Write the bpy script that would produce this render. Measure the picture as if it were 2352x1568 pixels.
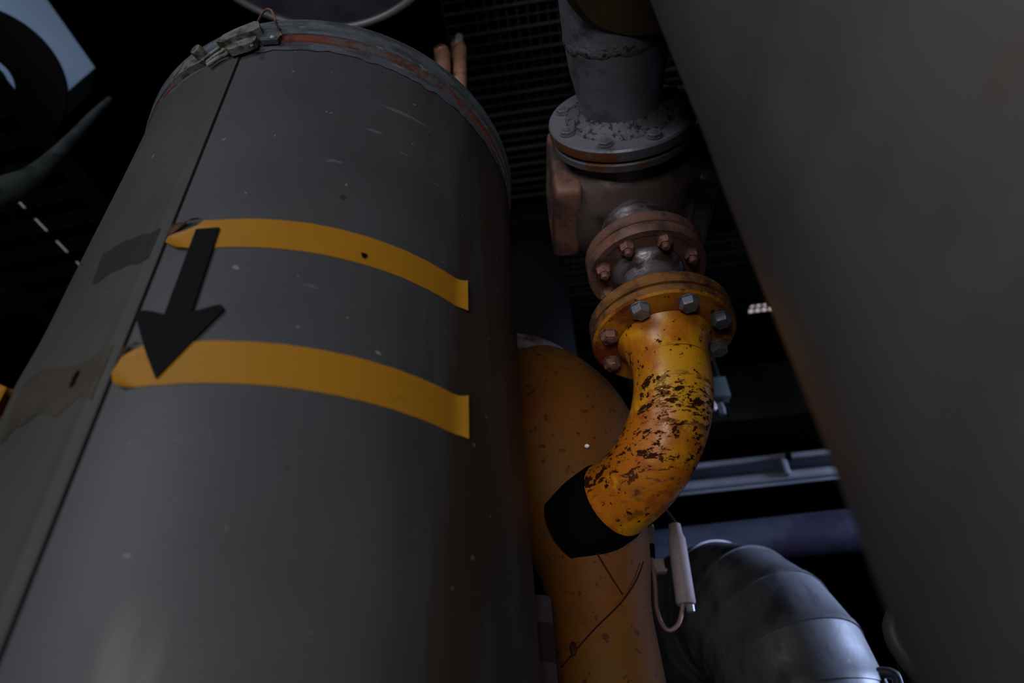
import bpy, bmesh, math, random
from mathutils import Vector, Matrix, noise
random.seed(7)
S = bpy.context.scene
for o in list(bpy.data.objects): bpy.data.objects.remove(o)
COL = S.collection
PI = math.pi
H = 1.5            # eye height above the floor
R = math.radians

# ------------------------------------------------------------------ camera
F = 1568.0
MR = ((0.9980123536522452, 0.03988350276758726, -0.04879188625677096),
      (0.0630185842232735, -0.6316268281742107, 0.7727070647878665),
      (0.0, -0.7742459920061413, -0.6328847792943247))
cd = bpy.data.cameras.new('camera'); cam = bpy.data.objects.new('camera', cd); COL.objects.link(cam)
cd.sensor_width = 36; cd.lens = 36 * F / 2352; cd.clip_start = 0.02
cam.matrix_world = Matrix.Translation((0, 0, H)) @ Matrix(MR).transposed().to_4x4()
cd.dof.use_dof = True; cd.dof.focus_distance = 1.0; cd.dof.aperture_fstop = 2.8
S.camera = cam

# ------------------------------------------------------------------ world, exposure, lights
w = bpy.data.worlds.new('world'); S.world = w; w.use_nodes = True
w.node_tree.nodes['Background'].inputs[0].default_value = (0.35, 0.5, 0.8, 1)
w.node_tree.nodes['Background'].inputs[1].default_value = 0.0034
S.view_settings.view_transform = 'Standard'; S.view_settings.look = 'None'
S.view_settings.exposure = 0.0; S.view_settings.gamma = 1.0; S.view_settings.use_curve_mapping = False

def area(name, loc, target, sx, sy, power, col, spread=180):
    l = bpy.data.lights.new(name, 'AREA'); l.shape = 'RECTANGLE'; l.size = sx; l.size_y = sy
    l.energy = power; l.color = col; l.spread = R(spread)
    o = bpy.data.objects.new(name, l); COL.objects.link(o); o.location = loc
    o.rotation_euler = (Vector(target) - Vector(loc)).to_track_quat('-Z', 'Y').to_euler()
    return o
area('left_fill_light', (-2.1, -2.3, H + 1.5), (.1, .9, H + .8), .9, .9, 8.5, (.90, .95, 1.0), 90)  # unseen lamp added behind left for the silver pipe and valve
area('floor_bounce_light', (-.38, -2.4, H - .8), (.10, .9, H + .6), 1.4, .7, 13.5, (1.0, .97, .95), 90)
area('low_window_light', (-1.12, -2.40, H + .74), (-.2, .8, H + .3), .14, .22, 1.7, (.85, .9, 1.0), 120)
area('blue_window_light_right', (3.3, 1.5, H + .9), (.95, 2.15, H + .45), .9, 1.0, 24, (.50, .64, 1.0), 46)
area('blue_panel_fill_light', (-1.2, -2.6, H + 3.3), (-2.0, 1.1, H + 2.6), .8, .8, 3.4, (.50, .68, 1.0), 40)  # unseen narrow lamp added to brighten the pale panel

# ------------------------------------------------------------------ helpers
def tag(o, label=None, cat=None, group=None, kind=None):
    if label: o['label'] = label
    if cat: o['category'] = cat
    if group: o['group'] = group
    if kind: o['kind'] = kind
    return o
ORG = {}
def origin(o):
    return ORG.get(o.name, Vector((0, 0, 0))) if o else Vector((0, 0, 0))
def thing(name, loc, label, cat, group=None):
    o = bpy.data.objects.new(name, None); COL.objects.link(o); o.location = loc
    o.empty_display_size = .05; ORG[o.name] = Vector(loc)
    return tag(o, label, cat, group)
def obj(name, bm, mat, parent=None, loc=None, smooth=35, label=None):
    """bm is in world coordinates; loc = own origin in the world (defaults to the parent's)"""
    base = origin(parent)
    own = Vector(loc) if loc is not None else base
    bmesh.ops.recalc_face_normals(bm, faces=bm.faces)
    for v in bm.verts: v.co -= own
    me = bpy.data.meshes.new(name); bm.to_mesh(me); bm.free()
    for p in me.polygons: p.use_smooth = True
    if smooth: me.set_sharp_from_angle(angle=R(smooth))
    o = bpy.data.objects.new(name, me); COL.objects.link(o)
    me.materials.append(mat)
    o.parent = parent; o.location = own - base; ORG[o.name] = own
    if label: o['label'] = label
    return o
def dup(o, parent, delta):
    c = o.copy(); COL.objects.link(c); c.parent = parent
    c.location = o.location + Vector(delta); return c

def frame(ax):
    ax = Vector(ax).normalized()
    a = Vector((0, 0, 1)) if abs(ax.z) < .9 else Vector((1, 0, 0))
    x = a.cross(ax).normalized(); y = ax.cross(x); return x, y, ax
def ring(bm, c, x, y, r, n, ph=0):
    return [bm.verts.new(Vector(c) + x * (r * math.cos(ph + 2*PI*i/n)) + y * (r * math.sin(ph + 2*PI*i/n))) for i in range(n)]
def skin(bm, rings, cap0=True, cap1=True):
    for a, b in zip(rings, rings[1:]):
        n = len(a)
        for i in range(n): bm.faces.new((a[i], a[(i+1) % n], b[(i+1) % n], b[i]))
    if cap0: bm.faces.new(rings[0][::-1])
    if cap1: bm.faces.new(rings[-1])
def lathe(bm, base, ax, prof, n=64, cap0=True, cap1=True, ph=0):
    """prof: list of (distance along the axis, radius)"""
    x, y, a = frame(ax); base = Vector(base)
    skin(bm, [ring(bm, base + a*t, x, y, max(r, 1e-5), n, ph) for t, r in prof], cap0, cap1)
    return bm
def tube(bm, pts, rad, n=32, cap=True):
    pts = [Vector(p) for p in pts]; N = len(pts)
    rad = rad if isinstance(rad, (list, tuple)) else [rad]*N
    tan = []
    for i in range(N):
        t = pts[min(i+1, N-1)] - pts[max(i-1, 0)]; tan.append(t.normalized())
    x, y, _ = frame(tan[0]); rs = []
    for i in range(N):
        x = (x - tan[i]*x.dot(tan[i])).normalized(); y = tan[i].cross(x)
        rs.append(ring(bm, pts[i], x, y, max(rad[i], 1e-5), n))
    skin(bm, rs, cap, cap); return bm
def box(bm, c, size, rot=None, bev=0):
    m = Matrix.Translation(Vector(c)) @ (rot.to_4x4() if rot else Matrix()) @ Matrix.Diagonal((*size, 1))
    g = bmesh.ops.create_cube(bm, size=1, matrix=m)
    if bev:
        es = {e for v in g['verts'] for e in v.link_edges}
        bmesh.ops.bevel(bm, geom=list(es), offset=bev, segments=2, affect='EDGES', profile=.6)
    return bm
def smoothpath(pts, k=8):
    """Catmull-Rom through the points (tuples of any length)"""
    P = [tuple(2*a - b for a, b in zip(pts[0], pts[1]))] + list(pts) + [tuple(2*a - b for a, b in zip(pts[-1], pts[-2]))]
    out = []
    for i in range(1, len(P)-2):
        for s in range(k):
            t = s/k
            out.append(tuple(.5*((2*b) + (-a+c)*t + (2*a-5*b+4*c-d)*t*t + (-a+3*b-3*c+d)*t**3) for a, b, c, d in zip(P[i-1], P[i], P[i+1], P[i+2])))
    out.append(tuple(pts[-1])); return out
CAMM = Matrix(MR).transposed()
def ray(x, y):
    return (CAMM @ Vector(((x-1176)/F, (784-y)/F, -1))).normalized()
def at(x, y, dist):                      # a point seen at a pixel, dist metres away horizontally
    d = ray(x, y); k = dist/math.hypot(d.x, d.y)
    return Vector((d.x*k, d.y*k, d.z*k + H))
def atz(x, y, z):                        # the same at a known height
    d = ray(x, y); k = (z-H)/d.z
    return Vector((d.x*k, d.y*k, z))

# ------------------------------------------------------------------ materials
def mat(name, base, rough=.5, metal=0.0, layers=(), bump=.0, bscale=60, spec=.5, mottle=.0, mscale=6):
    """layers: dicts col, scale, lo, hi, stretch, detail, z0, z1 (limits in object space), rough"""
    m = bpy.data.materials.new(name); m.use_nodes = True; nt = m.node_tree; N = nt.nodes; L = nt.links
    b = N['Principled BSDF']; b.inputs['Roughness'].default_value = rough
    b.inputs['Metallic'].default_value = metal; b.inputs['Specular IOR Level'].default_value = spec
    tc = N.new('ShaderNodeTexCoord')
    rgb = N.new('ShaderNodeRGB'); rgb.outputs[0].default_value = (*base, 1); cur = rgb.outputs[0]
    ro = None; so = None
    if mottle:
        n = N.new('ShaderNodeTexNoise'); n.inputs['Scale'].default_value = mscale; n.inputs['Detail'].default_value = 6
        L.new(tc.outputs['Object'], n.inputs['Vector'])
        mr = N.new('ShaderNodeMapRange'); mr.inputs[1].default_value = .3; mr.inputs[2].default_value = .7
        mr.inputs[3].default_value = 1-mottle; mr.inputs[4].default_value = 1+mottle
        L.new(n.outputs['Fac'], mr.inputs[0])
        h = N.new('ShaderNodeVectorMath'); h.operation = 'SCALE'; L.new(cur, h.inputs[0]); L.new(mr.outputs[0], h.inputs['Scale'])
        cur = h.outputs[0]
    masks = []
    for ly in layers:
        mp = N.new('ShaderNodeMapping'); mp.inputs['Scale'].default_value = ly.get('stretch', (1, 1, 1))
        mp.inputs['Rotation'].default_value = ly.get('rot', (0, 0, 0)); mp.inputs['Location'].default_value = ly.get('off', (0, 0, 0))
        L.new(tc.outputs['Object'], mp.inputs[0])
        n = N.new('ShaderNodeTexNoise'); n.inputs['Scale'].default_value = ly['scale']; n.inputs['Detail'].default_value = ly.get('detail', 6)
        n.inputs['Roughness'].default_value = ly.get('nr', .6)
        L.new(mp.outputs[0], n.inputs['Vector'])
        mr = N.new('ShaderNodeMapRange'); mr.interpolation_type = 'SMOOTHSTEP'
        mr.inputs[1].default_value = ly['lo']; mr.inputs[2].default_value = ly['hi']
        L.new(n.outputs['Fac'], mr.inputs[0]); f = mr.outputs[0]
        for (ax, p0, p1, q1, q0) in ly.get('win', ()):      # smooth window along an axis of the object
            sp = N.new('ShaderNodeSeparateXYZ'); L.new(tc.outputs['Object'], sp.inputs[0])
            for lo, hi in ((p0, p1), (q0, q1)):
                m2 = N.new('ShaderNodeMapRange'); m2.interpolation_type = 'SMOOTHSTEP'
                m2.inputs[1].default_value = min(lo, hi); m2.inputs[2].default_value = max(lo, hi)
                m2.inputs[3].default_value = 0 if lo < hi else 1; m2.inputs[4].default_value = 1 if lo < hi else 0
                L.new(sp.outputs[ax], m2.inputs[0])
                mu = N.new('ShaderNodeMath'); mu.operation = 'MULTIPLY'; L.new(f, mu.inputs[0]); L.new(m2.outputs[0], mu.inputs[1]); f = mu.outputs[0]
        mu = N.new('ShaderNodeMath'); mu.operation = 'MULTIPLY'; L.new(f, mu.inputs[0]); mu.inputs[1].default_value = ly.get('amt', 1); f = mu.outputs[0]
        mx = N.new('ShaderNodeMix'); mx.data_type = 'RGBA'; L.new(f, mx.inputs[0]); L.new(cur, mx.inputs[6])
        mx.inputs[7].default_value = (*ly['col'], 1); cur = mx.outputs[2]
        if ly.get('deep'): masks.append((f, ly['deep']))
        if 'rough' in ly:
            r2 = N.new('ShaderNodeMix'); r2.data_type = 'FLOAT'; L.new(f, r2.inputs[0])
            if ro: L.new(ro, r2.inputs[2])
            else: r2.inputs[2].default_value = rough
            r2.inputs[3].default_value = ly['rough']; ro = r2.outputs[0]
            r3 = N.new('ShaderNodeMix'); r3.data_type = 'FLOAT'; L.new(f, r3.inputs[0])
            if so: L.new(so, r3.inputs[2])
            else: r3.inputs[2].default_value = spec
            r3.inputs[3].default_value = .08; so = r3.outputs[0]
    L.new(cur, b.inputs['Base Color'])
    if ro: L.new(ro, b.inputs['Roughness']); L.new(so, b.inputs['Specular IOR Level'])
    prev = None
    if bump:
        n = N.new('ShaderNodeTexNoise'); n.inputs['Scale'].default_value = bscale; n.inputs['Detail'].default_value = 5
        L.new(tc.outputs['Object'], n.inputs['Vector'])
        bp = N.new('ShaderNodeBump'); bp.inputs['Strength'].default_value = bump; bp.inputs['Distance'].default_value = .002
        L.new(n.outputs['Fac'], bp.inputs['Height']); prev = bp.outputs[0]
    for f, dpt in masks:
        bp = N.new('ShaderNodeBump'); bp.invert = True; bp.inputs['Strength'].default_value = dpt; bp.inputs['Distance'].default_value = .001
        L.new(f, bp.inputs['Height'])
        if prev: L.new(prev, bp.inputs['Normal'])
        prev = bp.outputs[0]
    if prev: L.new(prev, b.inputs['Normal'])
    return m
def glow(name, col, s):
    m = bpy.data.materials.new(name); m.use_nodes = True; b = m.node_tree.nodes['Principled BSDF']
    b.inputs['Base Color'].default_value = (0, 0, 0, 1)
    b.inputs['Emission Color'].default_value = (*col, 1); b.inputs['Emission Strength'].default_value = s; return m

RUST = (.085, .022, .006); DRUST = (.02, .007, .004)
M_grey = mat('grey_jacket_paint', (.0405, .042, .0475), .52, 0, [
    dict(col=(.034, .032, .027), scale=3.2, lo=.52, hi=.75, amt=.35),
    dict(col=(.22, .22, .24), scale=16, lo=.735, hi=.75, detail=3, stretch=(1, 1, 1.6), amt=.6),
    dict(col=(.02, .012, .012), scale=21, lo=.75, hi=.765, detail=2, off=(3, 1, 2), amt=.8),
    dict(col=(.2, .2, .22), scale=9, lo=.66, hi=.7, detail=9, stretch=(1, 1, 6), off=(7, 3, 1), amt=.25),
    dict(col=(.020, .013, .008), scale=13, lo=.30, hi=.62, detail=7, stretch=(1, 1, .12), amt=.85, win=[(0, .165, .215, 2, 3)]),
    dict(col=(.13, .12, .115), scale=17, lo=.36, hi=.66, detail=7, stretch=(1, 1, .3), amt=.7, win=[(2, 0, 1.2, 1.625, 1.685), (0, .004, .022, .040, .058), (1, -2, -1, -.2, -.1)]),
    dict(col=(.20, .20, .22), scale=85, lo=.775, hi=.79, detail=1, off=(5, 5, 2), amt=.6)],
    bump=.12, bscale=140, mottle=.14, mscale=7, spec=.35)
M_greyl = mat('grey_jacket_paint_dusty', (.037, .039, .038), .6, 0, [
    dict(col=(.028, .026, .024), scale=4, lo=.5, hi=.7, amt=.3),
    dict(col=(.2, .2, .2), scale=24, lo=.74, hi=.76, detail=3, amt=.5)], bump=.2, bscale=90, mottle=.16, mscale=6, spec=.3)
M_tape = mat('yellow_tape', (.50, .235, .012), .55, 0, [
    dict(col=(.42, .15, .008), scale=5, lo=.48, hi=.75, amt=.5),
    dict(col=(.2, .08, .02), scale=35, lo=.68, hi=.76, detail=4, amt=.5)], bump=.1, bscale=300)
M_tapeback = mat('tape_backing', (.16, .07, .02), .7, 0, [dict(col=(.04, .02, .01), scale=20, lo=.4, hi=.6)], bump=.2)
M_oldglue = mat('old_tape_residue', (.078, .062, .045), .7, 0, [
    dict(col=(.045, .038, .03), scale=14, lo=.42, hi=.62, amt=.8), dict(col=(.11, .09, .065), scale=30, lo=.6, hi=.72, amt=.6)], bump=.3, bscale=120)
M_black = mat('black_vinyl', (.002, .0022, .003), .7, 0, [dict(col=(.02, .02, .025), scale=60, lo=.72, hi=.8, amt=.4)], spec=.1)
M_band = mat('painted_clamp_band', (.075, .086, .108), .5, .2, [
    dict(col=(.045, .047, .055), scale=16, lo=.45, hi=.6, detail=8, stretch=(1, 1, 4)),
    dict(col=(.17, .19, .23), scale=30, lo=.6, hi=.68, stretch=(1, 1, 4), amt=.7)], bump=.5, bscale=120)
M_redrust = mat('red_rust_strip', (.10, .020, .009), .85, 0, [
    dict(col=(.05, .045, .045), scale=11, lo=.5, hi=.58, detail=6),
    dict(col=(.06, .012, .006), scale=60, lo=.5, hi=.6)], bump=.6, bscale=200)
M_latch = mat('dull_latch_metal', (.13, .135, .125), .6, .3, [
    dict(col=(.035, .033, .028), scale=60, lo=.45, hi=.62), dict(col=RUST, scale=22, lo=.62, hi=.7, amt=.6)], bump=.5, bscale=250)
M_wirerust = mat('rusty_wire', (.17, .075, .055), .8, .2, [dict(col=DRUST, scale=60, lo=.5, hi=.65)], bump=.4)
CH = (.028, .008, .003)
M_yel = mat('yellow_pipe_paint', (.60, .27, .008), .36, 0, [
    dict(col=(.40, .10, .005), scale=9, lo=.47, hi=.58, amt=.85, detail=8),
    dict(col=(.33, .06, .004), scale=26, lo=.56, hi=.68, amt=.75, win=[(2, -.6, -.50, .02, .08)]),
    dict(col=CH, scale=34, lo=.60, hi=.62, detail=5, nr=.62, deep=.5, rough=.8, win=[(2, -.32, -.19, -.035, -.02)]),
    dict(col=CH, scale=52, lo=.52, hi=.545, detail=9, nr=.75, deep=.5, rough=.8, stretch=(.7, .7, 2.2), win=[(2, -.190, -.155, -.115, -.085), (0, -.055, -.02, .2, .3)]),
    dict(col=CH, scale=64, lo=.55, hi=.575, detail=6, nr=.7, deep=.5, rough=.8, rot=(.3, .5, .2), stretch=(.5, 1, 1.6), off=(4, 1, 0), win=[(2, -.26, -.2, -.12, -.09)]),
    dict(col=CH, scale=85, lo=.62, hi=.66, detail=4, deep=.3, rough=.8, off=(9, 2, 5)),
    dict(col=(.14, .035, .006), scale=16, lo=.5, hi=.62, amt=.7, win=[(2, -.5, -.4, -.25, -.21)])],
    bump=.35, bscale=55)
M_yelfl = mat('rusty_yellow_flange_paint', (.50, .19, .010), .45, 0, [
    dict(col=(.36, .09, .008), scale=11, lo=.42, hi=.6, amt=.9),
    dict(col=(.10, .025, .008), scale=17, lo=.52, hi=.64, detail=9, amt=.9, rough=.85, deep=.4),
    dict(col=(.11, .018, .006), scale=9, lo=.38, hi=.55, detail=6, amt=.85, rough=.8, win=[(0, -.3, -.29, -.07, -.03)]),
    dict(col=CH, scale=60, lo=.62, hi=.66, deep=.4)], bump=.6, bscale=120)
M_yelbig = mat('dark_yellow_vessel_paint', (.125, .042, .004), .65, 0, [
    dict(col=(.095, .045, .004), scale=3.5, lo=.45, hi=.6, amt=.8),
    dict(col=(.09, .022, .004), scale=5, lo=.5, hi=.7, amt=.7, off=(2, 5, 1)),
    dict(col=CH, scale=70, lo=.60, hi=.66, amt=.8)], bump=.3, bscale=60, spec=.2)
M_rim = mat('rusted_flange_rim', (.22, .085, .012), .75, .1, [
    dict(col=(.05, .018, .008), scale=22, lo=.42, hi=.62, detail=8), dict(col=(.36, .15, .012), scale=14, lo=.56, hi=.66, amt=.8)], bump=.8, bscale=130)
M_brown = mat('brown_red_rusty_iron', (.17, .078, .056), .62, .2, [
    dict(col=(.045, .032, .028), scale=12, lo=.45, hi=.62, detail=7), dict(col=(.19, .06, .025), scale=26, lo=.58, hi=.68, amt=.7)], bump=.6, bscale=110)
M_iron = mat('dark_cast_iron', (.12, .088, .078), .36, .35, [
    dict(col=(.022, .017, .015), scale=8, lo=.45, hi=.6), dict(col=(.11, .035, .018), scale=10, lo=.58, hi=.72, amt=.7)], bump=.5, bscale=45)
M_steel = mat('worn_steel_neck', (.22, .19, .21), .38, .6, [
    dict(col=(.09, .055, .05), scale=18, lo=.46, hi=.62, detail=7, stretch=(1, 1, 2.5)), dict(col=(.32, .27, .29), scale=40, lo=.6, hi=.7, amt=.6)], bump=.5, bscale=120)
M_silver = mat('silver_pipe_paint', (.155, .155, .19), .42, .35, [
    dict(col=(.055, .05, .055), scale=9, lo=.47, hi=.64, detail=8), dict(col=(.30, .29, .34), scale=13, lo=.60, hi=.72, detail=8, amt=.5),
    dict(col=(.10, .035, .02), scale=17, lo=.66, hi=.72, amt=.7)], bump=.6, bscale=60)
M_silfl = mat('silver_flange_paint', (.17, .175, .21), .4, .35, [
    dict(col=(.08, .08, .09), scale=14, lo=.5, hi=.66, detail=8), dict(col=(.10, .05, .03), scale=30, lo=.66, hi=.74, amt=.6)], bump=.5, bscale=90)
M_silrust = mat('rust_streaked_flange_edge', (.10, .105, .12), .5, .35, [
    dict(col=(.13, .045, .018), scale=9, lo=.44, hi=.54, detail=8, win=[(0, -.3, -.29, -.02, .03)])], bump=.6, bscale=90)
M_weld = mat('weld_bead', (.095, .088, .105), .6, .3, [dict(col=(.018, .012, .014), scale=95, lo=.56, hi=.62, deep=.8)], bump=1, bscale=150)
M_bolt = mat('zinc_bolt', (.20, .205, .25), .48, .5, [dict(col=(.09, .075, .06), scale=60, lo=.5, hi=.7, amt=.7)], bump=.3, bscale=300)
M_rbolt = mat('rusty_bolt', (.20, .095, .07), .6, .3, [dict(col=(.05, .02, .012), scale=90, lo=.5, hi=.62)], bump=.6, bscale=250)
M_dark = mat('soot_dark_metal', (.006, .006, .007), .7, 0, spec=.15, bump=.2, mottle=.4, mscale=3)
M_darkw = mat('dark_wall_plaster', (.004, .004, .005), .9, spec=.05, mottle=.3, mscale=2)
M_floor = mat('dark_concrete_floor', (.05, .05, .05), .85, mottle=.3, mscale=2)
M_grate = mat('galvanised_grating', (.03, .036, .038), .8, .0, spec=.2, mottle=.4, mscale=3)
M_pale = mat('pale_blue_sheet', (.50, .58, .66), .5, .1, mottle=.1, mscale=3)
M_duct = mat('dark_blue_duct', (.075, .085, .12), .35, .3, [dict(col=(.05, .04, .07), scale=4, lo=.45, hi=.6)], mottle=.2)
M_lag = mat('foil_lagging', (.15, .15, .165), .48, .25, [
    dict(col=(.04, .038, .05), scale=9, lo=.47, hi=.6, detail=8, stretch=(1, 1, .5), amt=.7), dict(col=(.30, .29, .32), scale=22, lo=.62, hi=.72, detail=6, amt=.5)], bump=.5, bscale=25)
M_copper = mat('copper_pipe', (.55, .30, .20), .5, .4, [dict(col=(.2, .09, .08), scale=25, lo=.5, hi=.65)], bump=.3)
M_white = mat('white_gauge_plastic', (.34, .27, .28), .6, 0, [dict(col=(.2, .16, .16), scale=40, lo=.55, hi=.7)], bump=.2)
M_rail = mat('galvanised_rail', (.38, .38, .43), .4, .5, mottle=.3, mscale=5)
M_brownpipe = mat('dark_ochre_pipe', (.055, .034, .014), .5, 0, [dict(col=(.03, .022, .014), scale=6, lo=.45, hi=.6)], bump=.3)
M_redp = mat('dull_red_pipe', (.035, .010, .009), .8, 0, [dict(col=(.03, .02, .018), scale=20, lo=.45, hi=.6), dict(col=(.16, .09, .07), scale=50, lo=.68, hi=.74)], bump=.4)
M_rubbershade = mat('black_rubber_and_shade', (.003, .0028, .0025), .95, spec=.03)

# ------------------------------------------------------------------ room shell
yaw = Matrix.Rotation(R(-5.5), 3, 'Z')
def rz(v): return yaw @ Vector(v)
def rbox(bm, c, size, bev=0): return box(bm, rz(c), size, yaw, bev)
def struct(name, c, size, m):
    bm = bmesh.new(); rbox(bm, c, size); o = obj(name, bm, m); o['kind'] = 'structure'; return o
X0, X1, Y0, Y1, ZT = -5, 5, -4, 8, 6.2
struct('floor', (0, 2, -.1), (10.4, 12.4, .2), M_floor)
struct('ceiling', (0, 2, ZT+.1), (10.4, 12.4, .2), M_darkw)
struct('wall_left', (X0-.1, 2, ZT/2), (.2, 12.4, ZT), M_darkw)
struct('wall_right', (X1+.1, 2, ZT/2), (.2, 12.4, ZT), M_darkw)
struct('wall_back', (0, Y1+.1, ZT/2), (10, .2, ZT), M_darkw)
struct('wall_front', (0, Y0-.1, ZT/2), (10, .2, ZT), M_darkw)

# ------------------------------------------------------------------ the big grey drum
DC = Vector((-.2925, .7613)); DR = .300
BASE = math.atan2(-DC.y, -DC.x)
SEAM = -.560
def dpt(th, z, r=DR):                     # th measured from the side that faces the camera, z above the eye
    a = BASE + th
    return Vector((DC.x + r*math.cos(a), DC.y + r*math.sin(a), H + z))
def droff(th, z):
    u = (SEAM - th)*DR
    if u < -.0022: return 0.0
    if u < 0: return -.006
    r = .0022
    r += .0014*math.exp(-((u-.014)/.004)**2)
    r *= (1.0 if u < .08 else max(.35, 1-(u-.08)/.3))
    w = min(1, u/.05)
    for (tu, tz, su, sz, am) in ((.10, .50, .05, .05, -.003), (.16, .42, .06, .05, .002), (.12, .57, .05, .04, .002), (.06, .62, .03, .05, -.003), (.14, .33, .06, .03, -.002)):
        r += w*am*math.exp(-((u-tu)/su)**2-((z-tz)/sz)**2)
    r += w*.0012*noise.noise(Vector((u*9, z*7, 3)))
    return r
drum = thing('insulated_drum', (DC.x, DC.y, 0), 'large grey sheet-metal drum on the left with two yellow stripes and a black arrow', 'drum')
ths = [BASE*0 + t for t in []]
t = SEAM + .0119
ths = sorted(set([SEAM + .0078, SEAM + .0072, SEAM + .0004, SEAM - .0002] + [SEAM - i*.004/DR for i in range(1, 14)] +
                 [SEAM - .052/DR - (i)*.03 for i in range(1, 36)] + [SEAM + .0118 + i*.028 for i in range(1, 150)]))
ths = [a for a in ths if a < SEAM + 2*PI - .052/DR - 36*.03]
zs = [-1.48, -1.0, -.6, -.3] + [-.2 + i*.02 for i in range(57)]
bm = bmesh.new(); grid = []
for z in zs: grid.append([bm.verts.new(dpt(a, z, DR + droff(a, z))) for a in ths])
for a, b in zip(grid, grid[1:]):
    for i in range(len(a)): bm.faces.new((a[i], a[(i+1) % len(a)], b[(i+1) % len(a)], b[i]))
bm.faces.new(grid[0][::-1]); bm.faces.new(grid[-1])
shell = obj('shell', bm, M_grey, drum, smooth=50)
# dusty lapping sheet on the left of the seam gets its own look
shell.data.materials.append(M_greyl)
for p in shell.data.polygons:
    v = p.center; a = (math.atan2(v.y, v.x) - BASE + PI) % (2*PI) - PI
    if a < SEAM - .001 and a > -2.2 and abs(p.normal.z) < .5: p.material_index = 1
# top closure: painted edge, rust strip, clamp band, lid
def dring(name, prof, m, parent=drum, **k):
    bm = bmesh.new(); n = 160; rs = []
    for z, r in prof: rs.append(ring(bm, (DC.x, DC.y, H+z), Vector((1, 0, 0)), Vector((0, 1, 0)), r, n))
    skin(bm, rs, False, False); return obj(name, bm, m, parent, **k)
bm = bmesh.new(); rows = []
for j, zz in enumerate((.917, .930, .941)):
    rows.append([bm.verts.new(dpt(a*2*PI/300, zz + (0 if j else .007*noise.noise(Vector((a*.35, 1, 4))) + .006*noise.noise(Vector((a*.06, 7, 4)))), DR+.0012)) for a in range(225, 420)])
for a, b in zip(rows, rows[1:]):
    for i in range(len(a)-1): bm.faces.new((a[i], a[i+1], b[i+1], b[i]))
obj('paint_edge', bm, M_band, drum, label='flaking blue-grey paint line under the clamp band')
dring('gasket', [(.936, .2995), (.938, .3035), (.955, .3035), (.958, .2995)], M_redrust, label='red rusty strip between drum and clamp band')
band = dring('clamp_band', [(.953, .301), (.954, .306), (.958, .3075), (.966, .3065), (.972, .306), (.978, .308), (.982, .3095), (.986, .3085), (.989, .306), (.993, .3065), (.996, .304), (.997, .300)], M_band)
bm = bmesh.new(); lathe(bm, (DC.x, DC.y, H+.925), (0, 0, 1), [(0, .29), (.068, .30), (.075, .296), (.10, .25), (.115, .15), (.12, .02)], 96)
obj('lid', bm, M_greyl, drum)

# stickers on the drum: a pixel of the arrangement -> (th, z) on its wall
def dhit(x, y, r=DR):
    d = ray(x, y); a = d.x**2 + d.y**2; b = -2*(d.x*DC.x + d.y*DC.y); c = DC.length_squared - r*r
    q = b*b - 4*a*c
    t = (-b - math.sqrt(max(q, 0)))/2/a
    th = (math.atan2(d.y*t - DC.y, d.x*t - DC.x) - BASE + PI) % (2*PI) - PI
    return th, d.z*t
def surf(th, z, lift): return dpt(th, z, DR + (droff(th, z) if th < SEAM else 0) + lift)
def sheet(name, fn, nu, nv, m, parent, thick=.0007, label=None):
    bm = bmesh.new(); g = [[bm.verts.new(fn(i/nu, j/nv)) for j in range(nv+1)] for i in range(nu+1)]
    for i in range(nu):
        for j in range(nv): bm.faces.new((g[i][j], g[i+1][j], g[i+1][j+1], g[i][j+1]))
    bmesh.ops.solidify(bm, geom=bm.faces[:], thickness=thick)
    return obj(name, bm, m, parent, label=label)
def tapestrip(name, left, thR, zt, zb, label):
    def fn(u, v):
        z = zb + (zt-zb)*v
        l = left[-1][0]
        for (ta, za), (tb, z2) in zip(left, left[1:]):
            if z2 <= z <= za: l = tb + (ta-tb)*(z-z2)/(za-z2)
        l += .004*noise.noise(Vector((v*9, zt*9, 2)))
        th = l + (thR-l)*u
        lift = .0009 + .0065*max(0, (th-(thR-.055))/.055)**2 + .004*max(0, 1-(th-l)/.05)**2*(1-v*.6)
        z += .0025*max(0, (th-(thR-.03))/.03)**2*(1 if v > .5 else -1)*abs(v-.5)*2
        return surf(th, z + .0006*noise.noise(Vector((th*20, v*3, 1))), lift)
    return sheet(name, fn, 90, 16, M_tape, drum, label=label)
t1 = tapestrip('tape_stripe', [(-.436, .5656), (-.455, .557), (-.50, .551), (-.550, .548), (-.550, .538), (-.503, .526), (-.46, .5224)], .556, .5655, .5225, 'upper yellow tape stripe with a folded left corner')
t2 = tapestrip('tape_stripe', [(-.487, .4001), (-.51, .396), (-.545, .389), (-.553, .377), (-.552, .369), (-.540, .361), (-.505, .3534)], .553, .4000, .3535, 'lower yellow tape stripe with a curled right end')
def flap(parent, a0, a1, z0, z1, lift):
    def fn(u, v):
        th = a0 + (a1-a0)*u*(1-.55*v); z = z1 + (z0-z1)*v*(.4+.6*(1-u)); return surf(th, z, .003 + lift*math.sin(PI*v)*(.3+.7*u))
    return sheet('folded_corner', fn, 10, 8, M_tapeback, parent, thick=.0006, label='brown backing of the folded tape corner')
flap(t1, -.552, -.437, .549, .567, .005); flap(t2, -.553, -.490, .388, .401, .005)
# torn hole in the upper stripe
bm = bmesh.new(); th, z = dhit(835, 590)
pts = [surf(th + .010*math.cos(a)*(1+.4*math.sin(3*a)), z + .0055*math.sin(a)*(1+.3*math.cos(2*a)), .0022) for a in [i*2*PI/14 for i in range(14)]]
bm.faces.new([bm.verts.new(p) for p in pts]); obj('tear', bm, M_rubbershade, t1)
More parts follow.
